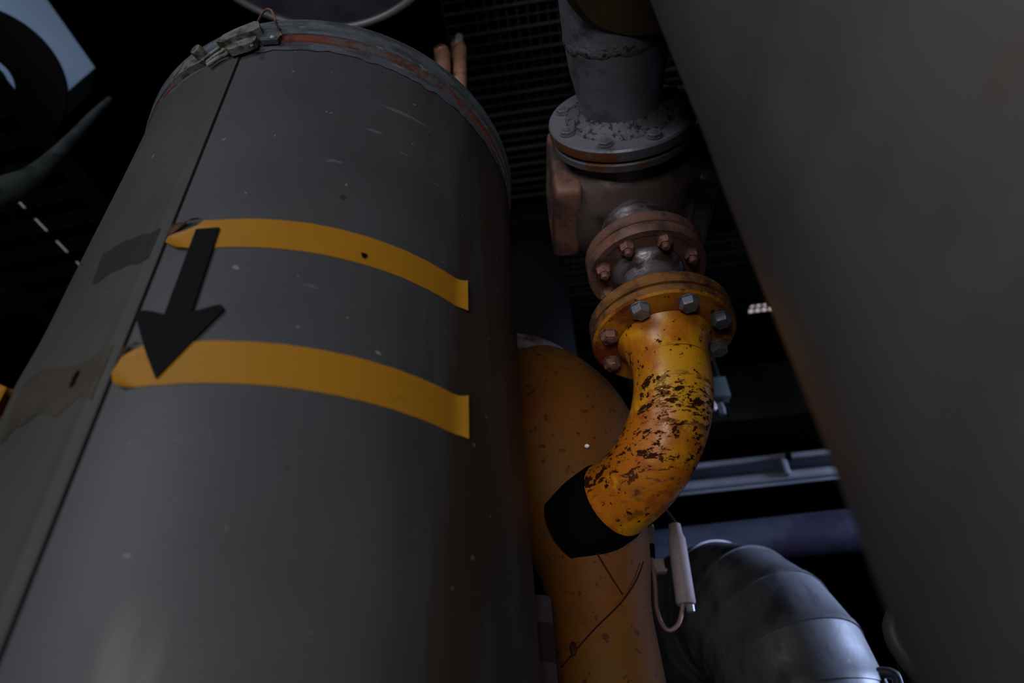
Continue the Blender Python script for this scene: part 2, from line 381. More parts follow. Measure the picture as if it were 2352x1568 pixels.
# old residue of the stripe on the lapping sheet, left of the seam
def fnr(u, v):
    th = -.99 + (.99+SEAM-.03)*u; zt = .402 + .008*math.sin(u*7) ; zb = .345 + .018*noise.noise(Vector((u*5, 2, 8)))
    return surf(th, zb + (zt-zb)*v, .0007)
rs = sheet('tape_residue', fnr, 50, 10, M_oldglue, drum, .0003, 'torn beige glue residue left of the seam')
bm = bmesh.new()
for (x, y, s) in ((182, 868, .006), (175, 884, .005)):
    th, z = dhit(x, y); bm.faces.new([bm.verts.new(surf(th + s*1.6*math.cos(a)*(1+.3*math.sin(2*a)), z + s*math.sin(a), .0018)) for a in [i*2*PI/10 for i in range(10)]])
obj('tear', bm, M_rubbershade, rs)
M_glue2 = mat('faint_tape_residue', (.040, .041, .040), .62, 0, [dict(col=(.052, .046, .042), scale=20, lo=.58, hi=.68, amt=.6)], bump=.3, spec=.2)
def fnr2(u, v):
    th = -.86 + (.86+SEAM-.035)*u; return surf(th, .519 + .006*noise.noise(Vector((u*4, 5, 8))) + (.046)*v, .0006)
sheet('tape_residue', fnr2, 40, 8, M_glue2, drum, .0002, 'faint ghost of the upper stripe left of the seam')
# loose curled end of tape on the far left
c0 = at(6, 925, .735); rt = Vector((.75, .66, 0)).normalized(); tw = Vector((-.66, .75, 0)).normalized()
def fnc(u, v):
    a = -.4 + u*4.9; k = .0175*(1-.35*u)
    return c0 + rt*(k*math.cos(a)) + tw*(k*math.sin(a)) + Vector((0, 0, (v-.5)*(.052-.022*u) + .004*math.sin(a)))
sheet('curled_tape_end', fnc, 30, 6, M_tape, drum, .0008)
# arrow
AR = [(453, 531), (507, 527), (443, 721), (500, 705), (508, 704), (514, 708), (515, 714), (512, 720), (361, 874), (336, 806), (318, 735), (320, 726), (325, 720), (334, 717), (347, 718), (381, 726)]
q = [(a*DR, z) for a, z in (dhit(*p) for p in AR)]
xs = sorted({x for x, _ in q}); fine = []
for a, b in zip(xs, xs[1:]):
    n_ = max(1, int((b-a)/.004)); fine += [a + (b-a)*k/n_ for k in range(n_)]
fine.append(xs[-1])
bm = bmesh.new(); top, bot = [], []
for a, b in zip(fine, fine[1:]):
    if b - a < 1e-7: continue
    m_ = (a+b)/2; cr = []
    for (x0, z0), (x1, z1) in zip(q, q[1:] + q[:1]):
        if min(x0, x1) < m_ < max(x0, x1):
            g = lambda X: z0 + (z1-z0)*(X-x0)/(x1-x0)
            cr.append((g(m_), g(a), g(b)))
    cr.sort()
    for lo, hi in zip(cr[::2], cr[1::2]):
        bm.faces.new([bm.verts.new(p) for p in ((a, lo[1], 0), (b, lo[2], 0), (b, hi[2], 0), (a, hi[1], 0))])
bmesh.ops.remove_doubles(bm, verts=bm.verts, dist=1e-5)
for v in bm.verts: v.co = surf(v.co.x/DR, v.co.y, .0026)
bmesh.ops.recalc_face_normals(bm, faces=bm.faces[:])
bmesh.ops.solidify(bm, geom=bm.faces[:], thickness=.0006)
ar = obj('arrow_sticker', bm, M_black, drum, label='black arrow sticker pointing down')
for p in ar.data.polygons: p.use_smooth = False

# latch of the clamp band: lever, rods, brackets, wire hoop
latch = obj('lever_latch', bmesh.new(), M_latch, drum)
def dstrip(bm, px, r0, r1, edge=.0):
    """a raised plate whose outline (pixels on the drum wall) is extruded from r0 to r1"""
    q = [dhit(*p, r=(r0+r1)/2) for p in px]
    a = [bm.verts.new(dpt(t, z, r0)) for t, z in q]; b = [bm.verts.new(dpt(t, z, r1)) for t, z in q]; n = len(q)
    bm.faces.new(a[::-1]); bm.faces.new(b)
    for i in range(n): bm.faces.new((a[i], a[(i+1) % n], b[(i+1) % n], b[i]))
    return bm
def drod(bm, px, r, rad): return tube(bm, [dpt(*dhit(*p, r=r), r) for p in smoothpath(px, 4)], rad, 12)
bm = bmesh.new()
dstrip(bm, [(504, 108), (520, 92), (548, 78), (590, 61), (600, 63), (602, 75), (585, 84), (548, 95), (520, 109)], DR+.006, DR+.022)
dstrip(bm, [(520, 109), (548, 95), (585, 84), (592, 92), (588, 102), (568, 110), (530, 122), (522, 118)], DR+.006, DR+.016)
obj('lever', bm, M_latch, latch)
bm = bmesh.new(); drod(bm, [(464, 140), (486, 122), (512, 104)], DR+.012, .0024); drod(bm, [(474, 144), (494, 128), (522, 112)], DR+.012, .0024)
drod(bm, [(476, 150), (500, 134), (520, 124), (522, 114), (512, 116)], DR+.010, .0032); obj('link_rod', bm, M_latch, latch)
bm = bmesh.new(); p = dpt(*dhit(462, 125, r=DR+.012), DR+.004); lathe(bm, p, (p.x-DC.x, p.y-DC.y, -.04), [(0, .008), (.016, .009), (.019, .008), (.020, .003)], 24)
obj('pivot_knob', bm, M_latch, latch)
bm = bmesh.new(); dstrip(bm, [(398, 195), (408, 168), (430, 148), (452, 133), (470, 140), (466, 148), (440, 160), (418, 175)], DR+.001, DR+.0095); obj('hinge_plate', bm, M_latch, latch)
bm = bmesh.new(); dstrip(bm, [(598, 66), (634, 60), (644, 66), (644, 88), (638, 96), (602, 98), (592, 90)], DR+.004, DR+.0105); pl = obj('catch_plate', bm, M_band, latch)
bm = bmesh.new(); p = dpt(*dhit(627, 87, r=DR+.01), DR+.009); lathe(bm, p, (p.x-DC.x, p.y-DC.y, 0), [(0, .005), (.003, .0045), (.005, .001)], 16); obj('rivet', bm, M_bolt, pl)
bm = bmesh.new()
wpts = [(588, 60), (595, 44), (604, 29), (612, 22), (620, 22), (627, 30), (634, 50), (641, 70), (647, 82)]
W = [dpt(*dhit(*p, r=DR+.013), DR+.013) for p in ((588, 66), (647, 82))]
ws = []
for p in wpts:
    d = ray(*p); k = .0
    base = W[0].lerp(W[1], (p[0]-588)/59); dist = (base - Vector((0, 0, H))).length
    ws.append(tuple(Vector((0, 0, H)) + d*dist))
tube(bm, smoothpath(ws, 4), .0016, 10); obj('wire_hoop', bm, M_wirerust, latch, label='rusty bent wire hoop standing above the latch')
bm = bmesh.new(); drod(bm, [(584, 92), (578, 98), (577, 108), (581, 104)], DR+.017, .0016); obj('hook', bm, M_latch, latch)

# ------------------------------------------------------------------ second drum, near right, out of focus
RC = Vector((.4385, .2050)); RR = .300
rd = thing('insulated_drum', (RC.x, RC.y, 0), 'blurred dark grey drum in the right foreground without any stripes', 'drum')
bm = bmesh.new(); pr = [(0.02, .29), (.02, RR)] + [(.1*i, RR + .0008*math.sin(i*2.1)) for i in range(1, 23)] + [(2.28, RR), (2.28, .29)]
lathe(bm, (RC.x, RC.y, 0), (0, 0, 1), pr, 128, True, True)
M_greyr = mat('grey_jacket_paint_stained', (.084, .083, .086), .42, 0, [
    dict(col=(.055, .052, .05), scale=5, lo=.42, hi=.62, amt=.8), dict(col=(.10, .065, .05), scale=9, lo=.6, hi=.7, amt=.5)], bump=.2, bscale=20)
obj('shell', bm, M_greyr, rd)
bm = bmesh.new(); lathe(bm, (RC.x, RC.y, 2.281), (0, 0, 1), [(0, .29), (0, .304), (.03, .305), (.05, .303), (.06, .27), (.07, .02)], 96); obj('lid', bm, M_band, rd)

# ------------------------------------------------------------------ hex hardware
def hexhead(bm, c, ax, af, h, ph):
    x, y, a = frame(ax); c = Vector(c); rr = af/math.sqrt(3)
    r = [ring(bm, c + a*t, x, y, q, 6, ph) for t, q in ((0, rr), (h*.82, rr), (h, rr*.86))]
    skin(bm, r); return bm
def bolts(parent, c, ax, rad, n, phase, af, h, m, stub=0, stubr=.006, name='bolt', xy=None, jit=.5, sel=None, label=None):
    x, y, a = xy if xy else frame(ax); c = Vector(c)
    for k in (sel if sel is not None else range(n)):
        t = phase + 2*PI*k/n; p = c + x*(rad*math.cos(t)) + y*(rad*math.sin(t))
        bm = bmesh.new(); lathe(bm, p, a, [(0, af*.62), (.002, af*.62)], 24)
        hexhead(bm, p + Vector(a)*.0018, a, af, h, random.random()*jit + t)
        if stub: lathe(bm, p + Vector(a)*h*.95, a, [(0, stubr), (stub*.8, stubr), (stub, stubr*.7)], 16)
        obj(name, bm, m, parent, loc=p, label=label)
DOWN = (Vector((1, 0, 0)), Vector((0, 1, 0)), Vector((0, 0, -1)))

# ------------------------------------------------------------------ yellow elbow pipe
EX, EY = .2335, .8207; EZ = H + .655
elbow = thing('elbow_pipe', (EX, EY, EZ), 'chipped bright yellow curved pipe hanging from a bolted flange at centre right', 'pipe')
az = R(130); u = Vector((math.cos(az), math.sin(az), 0)); RB = .150; zb = H + .603
cc = Vector((EX, EY, zb)) + u*RB
path = [(EX, EY, EZ-.004), (EX, EY, EZ-.012), (EX, EY, EZ-.026), (EX, EY, EZ-.040), (EX, EY, EZ-.050), (EX, EY, EZ-.054), (EX, EY, EZ-.057)]
rad = [.0715, .0665, .0612, .0583, .0573, .0577, .0572]
for i in range(0, 25):
    t = R(84*i/24); p = cc - u*RB*math.cos(t) - Vector((0, 0, 1))*RB*math.sin(t); path.append(tuple(p)); rad.append(.0572)
e = Vector(path[-1]); ud = (u*math.sin(R(84)) - Vector((0, 0, math.cos(R(84))))).normalized()
path += [tuple(e + ud*.010), tuple(e + ud*.014), tuple(e + ud*.02), tuple(e + ud*.085)]; rad += [.0575, .0588, .0572, .0572]
bm = bmesh.new(); tube(bm, path, rad, 64); obj('pipe_bend', bm, M_yel, elbow)
bm = bmesh.new(); lathe(bm, (EX, EY, EZ), (0, 0, 1), [(0, .05), (0, .106), (.003, .1095), (.014, .110), (.0165, .107), (.0165, .05)], 96); fl = obj('flange', bm, M_yelfl, elbow)
bm = bmesh.new(); lathe(bm, (EX, EY, EZ), (0, 0, 1), [(.0032, .1097), (.0045, .1104), (.0135, .1108), (.0162, .108)], 96, False, False); obj('flange_edge', bm, M_rim, fl)
bolts(elbow, (EX, EY, EZ), None, .09, 8, 2.6124, .0245, .0125, M_bolt, xy=DOWN, sel=[2, 3, 4, 5], label='clean grey hexagon bolt')
bolts(elbow, (EX, EY, EZ), None, .09, 8, 2.6124, .0225, .0115, M_rbolt, xy=DOWN, sel=[0, 1, 7, 6], stub=.004, stubr=.0075, label='rusty hexagon bolt')
bm = bmesh.new(); q = e + ud*.018; lathe(bm, q, ud, [(0, .055), (0, .0600), (.006, .0622), (.085, .0640), (.085, .055)], 48); obj('shadow_collar', bm, M_rubbershade, elbow, label='black collar in place of the shadow where the bend enters the tank')  # dark shadow at the joint, built as a black collar

# ------------------------------------------------------------------ spool piece between the flanges
SZ = H + .800
spool = thing('spool_piece', (EX, EY, EZ+.022), 'short rusty spool with a studded brown flange, directly above the yellow bend', 'pipe fitting')
bm = bmesh.new(); lathe(bm, (EX, EY, EZ+.0170), (0, 0, 1), [(0, .045), (0, .102), (.0035, .102), (.0040, .1085), (.0065, .1105), (.020, .111), (.024, .108), (.025, .06)], 96); obj('lower_flange', bm, M_rim, spool)
bm = bmesh.new(); lathe(bm, (EX, EY, EZ+.038), (0, 0, 1), [(0, .062), (.02, .050), (.04, .0445), (.075, .0445), (.088, .047), (.096, .056), (.102, .060), (.108, .060)], 64); obj('neck', bm, M_steel, spool)
bm = bmesh.new(); lathe(bm, (EX, EY, SZ), (0, 0, 1), [(0, .04), (0, .084), (-.0015, .0855), (-.0015, .096), (.002, .0985), (.017, .099), (.020, .096), (.020, .04)], 96); obj('upper_flange', bm, M_brown, spool)
bm2 = None
bolts(spool, (EX, EY, SZ), None, .0775, 8, 3.3638, .021, .013, M_rbolt, stub=.011, stubr=.0072, name='stud_nut', xy=DOWN)

# ------------------------------------------------------------------ valve body
valve = thing('valve', (EX, EY, SZ+.024), 'dark cast-iron valve with a rounded body between brown flange and silver flange', 'valve')
bm = bmesh.new(); lathe(bm, (EX, EY, SZ+.0215), (0, 0, 1), [(0, .04), (0, .097), (.002, .0995), (.018, .100), (.022, .097), (.023, .05)], 96); obj('lower_flange', bm, M_brown, valve)
bm = bmesh.new(); lathe(bm, (EX, EY, SZ+.042), (0, 0, 1), [(0, .062), (.012, .060), (.055, .060), (.062, .0625), (.070, .0625), (.078, .058), (.10, .056)], 64); obj('neck', bm, M_steel, valve)
NV = Vector((-.12, -1, .12)).normalized()          # towards the silver flange
SF = Vector((.213, .684, H+1.036))
VC = Vector((EX-.003, EY+.01, H+1.035))
def blob(bm, c, sx, sy, sz, pw=2.0, n=48, k=28, rot=None):
    rs = []
    for j in range(1, k):
        ph = -PI/2 + PI*j/k; row = []
        for i in range(n):
            t = 2*PI*i/n
            def sg(v, e): return math.copysign(abs(v)**(2/e), v)
            v = Vector((sx*sg(math.cos(ph), pw)*sg(math.cos(t), pw), sy*sg(math.cos(ph), pw)*sg(math.sin(t), pw), sz*sg(math.sin(ph), pw)))
            if rot: v = rot @ v
            row.append(bm.verts.new(Vector(c) + v))
        rs.append(row)
    skin(bm, rs); return bm
bm = bmesh.new(); blob(bm, VC, .148, .13, .125, 2.3); obj('body', bm, M_iron, valve)
for sx, hh in ((-1, .094), (1, .085)):
    bm = bmesh.new(); blob(bm, VC + Vector((sx*(.116 if sx < 0 else .130), .0, -.004)), .026 if sx < 0 else .02, .085, hh, 9, 40, 24); obj('side_cover', bm, M_brown if sx < 0 else M_iron, valve)
bm = bmesh.new(); tube(bm, smoothpath([tuple(VC + Vector((-.092, .092*math.cos(a), .088*math.sin(a)))) for a in [R(150+18*i) for i in range(9)]], 3), .0022, 8); obj('casting_ridge', bm, M_brown, valve)
bm = bmesh.new(); lathe(bm, SF - NV*.012, -NV, [(0, .05), (0, .119), (.003, .1225), (.014, .1225), (.018, .118), (.020, .10), (.045, .092), (.075, .088)], 96); obj('upper_flange', bm, M_silrust, valve)

# ------------------------------------------------------------------ silver pipe coming over the camera
sil = thing('flanged_pipe', SF, 'silver painted pipe with a wide bolted flange above the dark valve', 'pipe')
bm = bmesh.new(); lathe(bm, SF - NV*.008, NV, [(0, .05), (0, .1215), (.003, .1245), (.019, .125), (.0225, .1225), (.0235, .05)], 96); flg = obj('flange', bm, M_silfl, sil)
bm = bmesh.new(); lathe(bm, SF - NV*.008, NV, [(.0005, .1225), (.003, .1251), (.0165, .1256), (.0185, .1252)], 96, False, False); obj('flange_edge', bm, M_silrust, flg)
x, y, a = frame(NV)
bm = bmesh.new(); n = 120; rs = []
for t_, r_ in ((.0140, .096), (.018, .094), (.022, .086), (.026, .0775), (.031, .073), (.035, .0705)):
    row = []
    for i in range(n):
        th = 2*PI*i/n; rr = r_ + .0022*noise.noise(Vector((math.cos(th)*14, math.sin(th)*14, t_*150)))*(1 if .015 < t_ < .033 else .3)
        row.append(bm.verts.new(SF + NV*t_ + x*rr*math.cos(th) + y*rr*math.sin(th)))
    rs.append(row)
skin(bm, rs, False, False); obj('weld_fillet', bm, M_weld, sil)
bm = bmesh.new(); lathe(bm, SF, NV, [(.010, .0700), (.05, .0705), (.07, .074), (.10, .079), (.150, .0835), (.17, .0842), (.27, .086)], 80); obj('pipe', bm, M_silver, sil)
bm = bmesh.new(); rs = []
for t_, r_ in ((.144, .0825), (.148, .0845), (.152, .0852), (.156, .0848), (.163, .0836)):
    rs.append([bm.verts.new(SF + NV*(t_ + .004*noise.noise(Vector((math.cos(2*PI*i/n)*4, math.sin(2*PI*i/n)*4, 5)))) + (x*math.cos(2*PI*i/n) + y*math.sin(2*PI*i/n))*(r_ + .0016*noise.noise(Vector((math.cos(2*PI*i/n)*16, math.sin(2*PI*i/n)*16, t_*300))))) for i in range(n)])
skin(bm, rs, False, False); obj('weld_bead', bm, M_weld, sil)
# bolts sit on the side facing back towards the camera
Xh = Vector((1, -.12, 0)).normalized(); Yh = NV.cross(Xh).normalized()
bolts(sil, SF + NV*.0155, None, .104, 8, R(-112), .022, .006, M_silfl, stub=.003, stubr=.006, xy=(Xh, -Yh if Yh.z < 0 else Yh, NV))
# ochre pipe branching up to the right from the silver pipe
bd0 = ray(1490, -95); bpt = Vector((0, 0, H)) + bd0*1.06; bd = Vector((.06, -.16, 1)).normalized()
br = thing('branch_pipe', bpt, 'dark ochre pipe at the very top, rising from the silver pipe', 'pipe')
bm = bmesh.new(); lathe(bm, bpt, bd, [(-.012, .06), (-.010, .108), (0, .120), (.004, .122), (.02, .122), (.022, .119), (1.2, .119)], 96); obj('pipe', bm, M_brownpipe, br)

# ------------------------------------------------------------------ big yellow vessel behind
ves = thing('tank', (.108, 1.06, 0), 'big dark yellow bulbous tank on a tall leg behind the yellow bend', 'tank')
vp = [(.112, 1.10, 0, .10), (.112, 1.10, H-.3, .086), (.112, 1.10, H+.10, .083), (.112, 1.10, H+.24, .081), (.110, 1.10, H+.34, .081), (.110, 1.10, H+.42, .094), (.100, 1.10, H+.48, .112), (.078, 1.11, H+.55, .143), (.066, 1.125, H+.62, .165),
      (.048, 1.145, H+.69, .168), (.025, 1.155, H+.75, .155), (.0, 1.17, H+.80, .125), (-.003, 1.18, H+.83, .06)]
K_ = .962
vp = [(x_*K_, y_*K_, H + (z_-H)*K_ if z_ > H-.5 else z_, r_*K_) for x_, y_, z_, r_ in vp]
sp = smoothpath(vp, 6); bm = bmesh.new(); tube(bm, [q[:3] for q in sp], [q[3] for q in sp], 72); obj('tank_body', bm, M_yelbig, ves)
bm = bmesh.new(); lathe(bm, (-.034, 1.145, H+.785), (0, 0, 1), [(0, .10), (.0, .165), (.003, .172), (.035, .172), (.037, .168), (.037, .10)], 80); obj('top_flange', bm, M_steel, ves, label='pale steel flange on top')
def onvessel(x, y, lift=.002):
    # first point of the tank wall seen at a pixel
    o_ = Vector((0, 0, H)); d = ray(x, y); best = .8
    t = .7
    while t < 2.2:
        p = o_ + d*t; dm = 9
        for q in sp:
            dd = (p - Vector(q[:3])).length - q[3]
            if dd < dm: dm = dd
        if dm < lift: return p
        t += max(.001, dm*.5)
    return o_ + d*1.3
def weldline(px, rad=.0012): 
    bm = bmesh.new(); tube(bm, [tuple(onvessel(*p)) for p in smoothpath(px, 5)], rad, 8); return obj('weld_seam', bm, M_weld2, ves)
M_weld2 = mat('painted_weld', (.03, .010, .004), .6, 0, [dict(col=(.02, .008, .004), scale=40, lo=.45, hi=.6)], bump=.8, spec=.05)
weldline([(1366, 1262), (1395, 1310), (1430, 1365)]); weldline([(1478, 1290), (1460, 1335), (1425, 1385), (1360, 1450), (1290, 1532)])
bm = bmesh.new(); p = onvessel(1348, 1024, .001); blob(bm, p, .004, .004, .003, 2, 12, 8)
obj('white_dot', bm, mat('plain_white', (.9, .85, .85), .3), ves, label='tiny white dot')  # small raised white dot on the tank wall
bm = bmesh.new(); p = onvessel(1318, 1490, .001); blob(bm, p, .006, .004, .010, 2, 12, 8); obj('weld_blob', bm, M_weld2, ves)

# dull red pipe half hidden behind the grey drum
rp = thing('riser_pipe', (.045, 1.32, 0), 'thin dull red pipe squeezed between grey drum and yellow tank leg', 'pipe')
P0 = at(1237, 1500, .90)
rp.location = (P0.x, P0.y, 0); ORG[rp.name] = Vector((P0.x, P0.y, 0))
bm = bmesh.new(); tube(bm, smoothpath([(P0.x, P0.y, 0), (P0.x, P0.y, H+.12), (P0.x, P0.y, H+.22), (P0.x, P0.y, H+.30)], 6), .021, 24); obj('pipe', bm, M_redp, rp)

# ------------------------------------------------------------------ pressure sensor with looped capillary
sa = at(1549, 1205, 1.35); sb = at(1576, 1388, 1.35)
sen = thing('pressure_sensor', sa + Vector((0, 0, .03)), 'pale tube-shaped sensor with a looped thin pipe under the yellow bend', 'sensor')
dd = (sb-sa)
bm = bmesh.new(); lathe(bm, sa, dd, [(0, .008), (.0, .012), (.02, .0135), (.03, .0175), (dd.length-.004, .0185), (dd.length, .016)], 32); obj('housing', bm, M_white, sen)
bm = bmesh.new(); lathe(bm, sb + Vector((.007, 0, -.002)), dd, [(0, .008), (.012, .008), (.013, .004)], 16); obj('end_plug', bm, M_rail, sen)
bm = bmesh.new(); tube(bm, smoothpath([tuple(at(*p, 1.35)) for p in ((1496, 1205), (1497, 1260), (1500, 1300), (1505, 1345), (1508, 1395), (1520, 1432), (1538, 1447), (1558, 1432), (1566, 1405), (1568, 1388))], 5), .0042, 14); obj('capillary_pipe', bm, mat('pinkish_capillary', (.38, .24, .21), .5, .3, bump=.2), sen)
bm = bmesh.new(); a_ = at(1493, 1212, 1.35); b_ = at(1494, 1248, 1.35); lathe(bm, a_, b_-a_, [(0, .009), ((b_-a_).length, .009)], 6); lathe(bm, b_, b_-a_, [(0, .006), (.008, .006)], 16); obj('hex_fitting', bm, M_rail, sen)
bm = bmesh.new(); lathe(bm, at(1494, 1250, 1.35), b_-a_, [(0, .008), (.028, .009)], 16); obj('rubber_sleeve', bm, M_rubbershade, sen)
bm = bmesh.new(); box(bm, at(1512, 1297, 1.35), (.022, .016, .020), None, .002); box(bm, at(1518, 1312, 1.35), (.022, .018, .006), None, .001); obj('clip', bm, M_white, sen)
bm = bmesh.new(); tube(bm, [tuple(sa + Vector((0, 0, -.0))), tuple(sa + Vector((-.02, .0, .04))), (sa.x-.03, sa.y+.01, H+1.0), (sa.x-.03, sa.y+.01, 3.86)], .008, 12); obj('hanger_rod', bm, M_dark, sen)

# ------------------------------------------------------------------ lagged elbow, lower right
lag = thing('lagged_pipe', (0, 0, 0), 'fat foil-lagged pipe bend with blue sheen at bottom right', 'pipe')
lc = at(1836, 1568, 1.75); lr = .158*1.08
lag.location = (lc.x, lc.y, 0); ORG[lag.name] = Vector((lc.x, lc.y, 0))
bdv = Vector((-.45, .89, 0)).normalized(); zb_ = H + .30; rb = .26
ce = Vector((lc.x, lc.y, zb_)) + bdv*rb
def lpt(t): return ce - bdv*rb*math.cos(t) + Vector((0, 0, 1))*rb*math.sin(t)
lpath = [Vector((lc.x, lc.y, 0)), Vector((lc.x, lc.y, .5)), Vector((lc.x, lc.y, 1.0)), Vector((lc.x, lc.y, H+.12))] ; lrad = [lr]*4
cuts = [0, 18, 36, 54, 72, 90]
segs = []
prevp = Vector((lc.x, lc.y, 0)); 
chain = [Vector((lc.x, lc.y, H-.1)), Vector((lc.x, lc.y, H+.13))] + [lpt(R(c_)) for c_ in cuts] + [lpt(R(90)) + bdv*.5, lpt(R(90)) + bdv*1.5]
bm = bmesh.new(); tube(bm, [(lc.x, lc.y, 0.02), (lc.x, lc.y, H-.1)], lr, 64); obj('lagging_segment', bm, M_lag, lag)
for k in range(len(chain)-1):
    p, q = chain[k], chain[k+1]; d = (q-p).normalized(); L_ = (q-p).length
    n0 = (d + (p-chain[k-1]).normalized()).normalized() if k else d
    n1 = (d + (chain[k+2]-q).normalized()).normalized() if k+2 < len(chain) else d
    ax_ = Vector((-bdv.y, bdv.x, 0)); ay_ = d.cross(ax_); rs = []
    for f_, rr_ in ((-.006, lr+.0015), (.010, lr+.0022), (.015, lr), (.5, lr), (1.0, lr-.0005)):
        row = []
        for i in range(72):
            o_ = (ax_*math.cos(2*PI*i/72) + ay_*math.sin(2*PI*i/72))*rr_
            a0 = p + o_ - d*(o_.dot(n0)/d.dot(n0)); a1 = q + o_ - d*(o_.dot(n1)/d.dot(n1))
            g_ = f_ if abs(f_) < .1 else None
            row.append(a0 + d*g_ if g_ is not None else a0.lerp(a1, f_))
        rs.append(row)
    bm = bmesh.new(); rs = [[bm.verts.new(v) for v in row] for row in rs]; skin(bm, rs, True, True)
    obj('lagging_segment', bm, M_lag, lag)
bm = bmesh.new(); hk = [at(*p, 1.70) for p in ((1990, 1575), (2012, 1548), (2040, 1545), (2060, 1556), (2062, 1580), (2045, 1590))]
tube(bm, smoothpath([tuple(p) for p in hk], 4), .011, 14); obj('lifting_lug', bm, M_lag, lag)

# horizontal round duct behind it
hd = thing('round_duct', rz((1.2, 2.55, H+1.0)), 'dark horizontal round duct with blue highlight behind the lagged bend', 'duct')
pc = at(1850, 1228, 2.5)
ux = rz((1, 0, 0)); A_ = pc - ux*1.25; B_ = pc + ux*2.6
hd.location = pc; ORG[hd.name] = pc.copy()
bm = bmesh.new(); tube(bm, [tuple(A_ + Vector((-.5, .35, -.05))), tuple(A_ + Vector((-.2, .16, -.02))), tuple(A_), tuple(pc - ux*.45), tuple(pc), tuple(B_)], [.04, .05, .06, .068, .072, .072], 40); obj('duct_tube', bm, M_duct, hd)

# twin rails
for (px, rr, lb) in (((1760, 1053), .0125, 'upper galvanised rail of the pair crossing behind the yellow bend'), ((1740, 1100), .020, 'lower, thicker galvanised rail of the pair with a thin lip')):
    pc = at(*px, 2.6); t_ = thing('rail', pc, lb, 'rail', 'galvanised rails')
    dv = rz((1, 0, .0))
    bm = bmesh.new(); tube(bm, [tuple(pc - dv*5.8), tuple(pc + dv*3.9)], rr, 20); obj('rail_bar', bm, M_rail, t_)
    if rr > .015:
        bm = bmesh.new(); tube(bm, [tuple(pc - dv*5.8 + Vector((0, -.01, -.034))), tuple(pc + dv*3.9 + Vector((0, -.01, -.034)))], .006, 12); obj('lip', bm, M_rail, t_)
        bm = bmesh.new(); box(bm, at(1803, 1072, 2.6), (.02, .03, .07), None, .003); obj('standoff', bm, M_rail, t_)
    else:
        c_ = at(1811, 1048, 2.6); bm = bmesh.new(); lathe(bm, c_ - dv*.008, dv, [(0, .017), (.016, .017)], 20); obj('pipe_clip', bm, M_rubbershade, t_)
pb = at(1745, 1078, 2.72)
bm = bmesh.new(); box(bm, pb - ux*.9, (9.6, .02, .055), yaw); cab = obj('cable_strip', bm, mat('dull_blue_strip', (.05, .055, .08), .4, .2, mottle=.3)); tag(cab, 'dark bluish flat strip running between the two rails', 'strip')

# small junction box behind the elbow
jb = thing('junction_box', at(1655, 905, 1.9), 'small blue-grey box with a pinkish gland right of the yellow bend', 'junction box')
p = at(1650, 895, 1.9); bm = bmesh.new(); box(bm, p, (.055, .04, .075), None, .004); obj('case', bm, mat('blue_grey_case', (.10, .13, .16), .5), jb)
bm = bmesh.new(); lathe(bm, at(1637, 930, 1.88), (0, 0, -1), [(-.01, .008), (0, .011), (.012, .011), (.02, .006)], 16); obj('gland', bm, mat('pink_gland', (.6, .42, .45), .4), jb)
bm = bmesh.new(); lathe(bm, at(1657, 940, 1.9), (0, 0, -1), [(-.02, .010), (0, .012), (.02, .010)], 16); obj('conduit_end', bm, mat('dark_conduit', (.12, .14, .15), .5), jb)
bm = bmesh.new(); pp = at(1655, 900, 1.93); tube(bm, [tuple(pp), (pp.x, pp.y, 3.88)], .012, 12); obj('conduit', bm, M_dark, jb)
# dark equipment cabinet hanging behind
cb = thing('control_cabinet', at(1760, 930, 2.9), 'nearly black wide cabinet between the lower grating and the rails', 'cabinet')
M_cab = mat('charcoal_cabinet', (.02, .022, .024), .6, .1, mottle=.3, mscale=3)
bm = bmesh.new(); box(bm, at(1770, 930, 3.1), (1.0, .3, .30), yaw, .01); obj('case', bm, M_cab, cb)
bm = bmesh.new(); box(bm, at(1745, 915, 2.93), (.32, .02, .22), yaw, .01); obj('door', bm, M_cab, cb)
bm = bmesh.new(); pp = at(1740, 930, 3.15); tube(bm, [tuple(pp), (pp.x, pp.y, 3.88)], .02, 12); obj('hanger', bm, M_dark, cb)

# rim seen at the lower edge of the right drum
fr = at(2092, 1475, 1.2)
ho = thing('hose_reel', fr, 'pale curved rim peeking out beside the right drum near the bottom', 'reel')
bm = bmesh.new(); tube(bm, smoothpath([tuple(at(*p, 1.2)) for p in ((2062, 1415), (2054, 1440), (2060, 1470), (2078, 1500), (2110, 1540), (2160, 1580), (2240, 1660))], 5), [.016]*31, 14); obj('rim', bm, mat('dull_pink_rim', (.07, .06, .062), .5), ho)
bm = bmesh.new(); q = at(2230, 1500, 1.25); tube(bm, [(q.x, q.y, 0), (q.x, q.y, q.z)], .10, 24); obj('stand', bm, M_dark, ho)

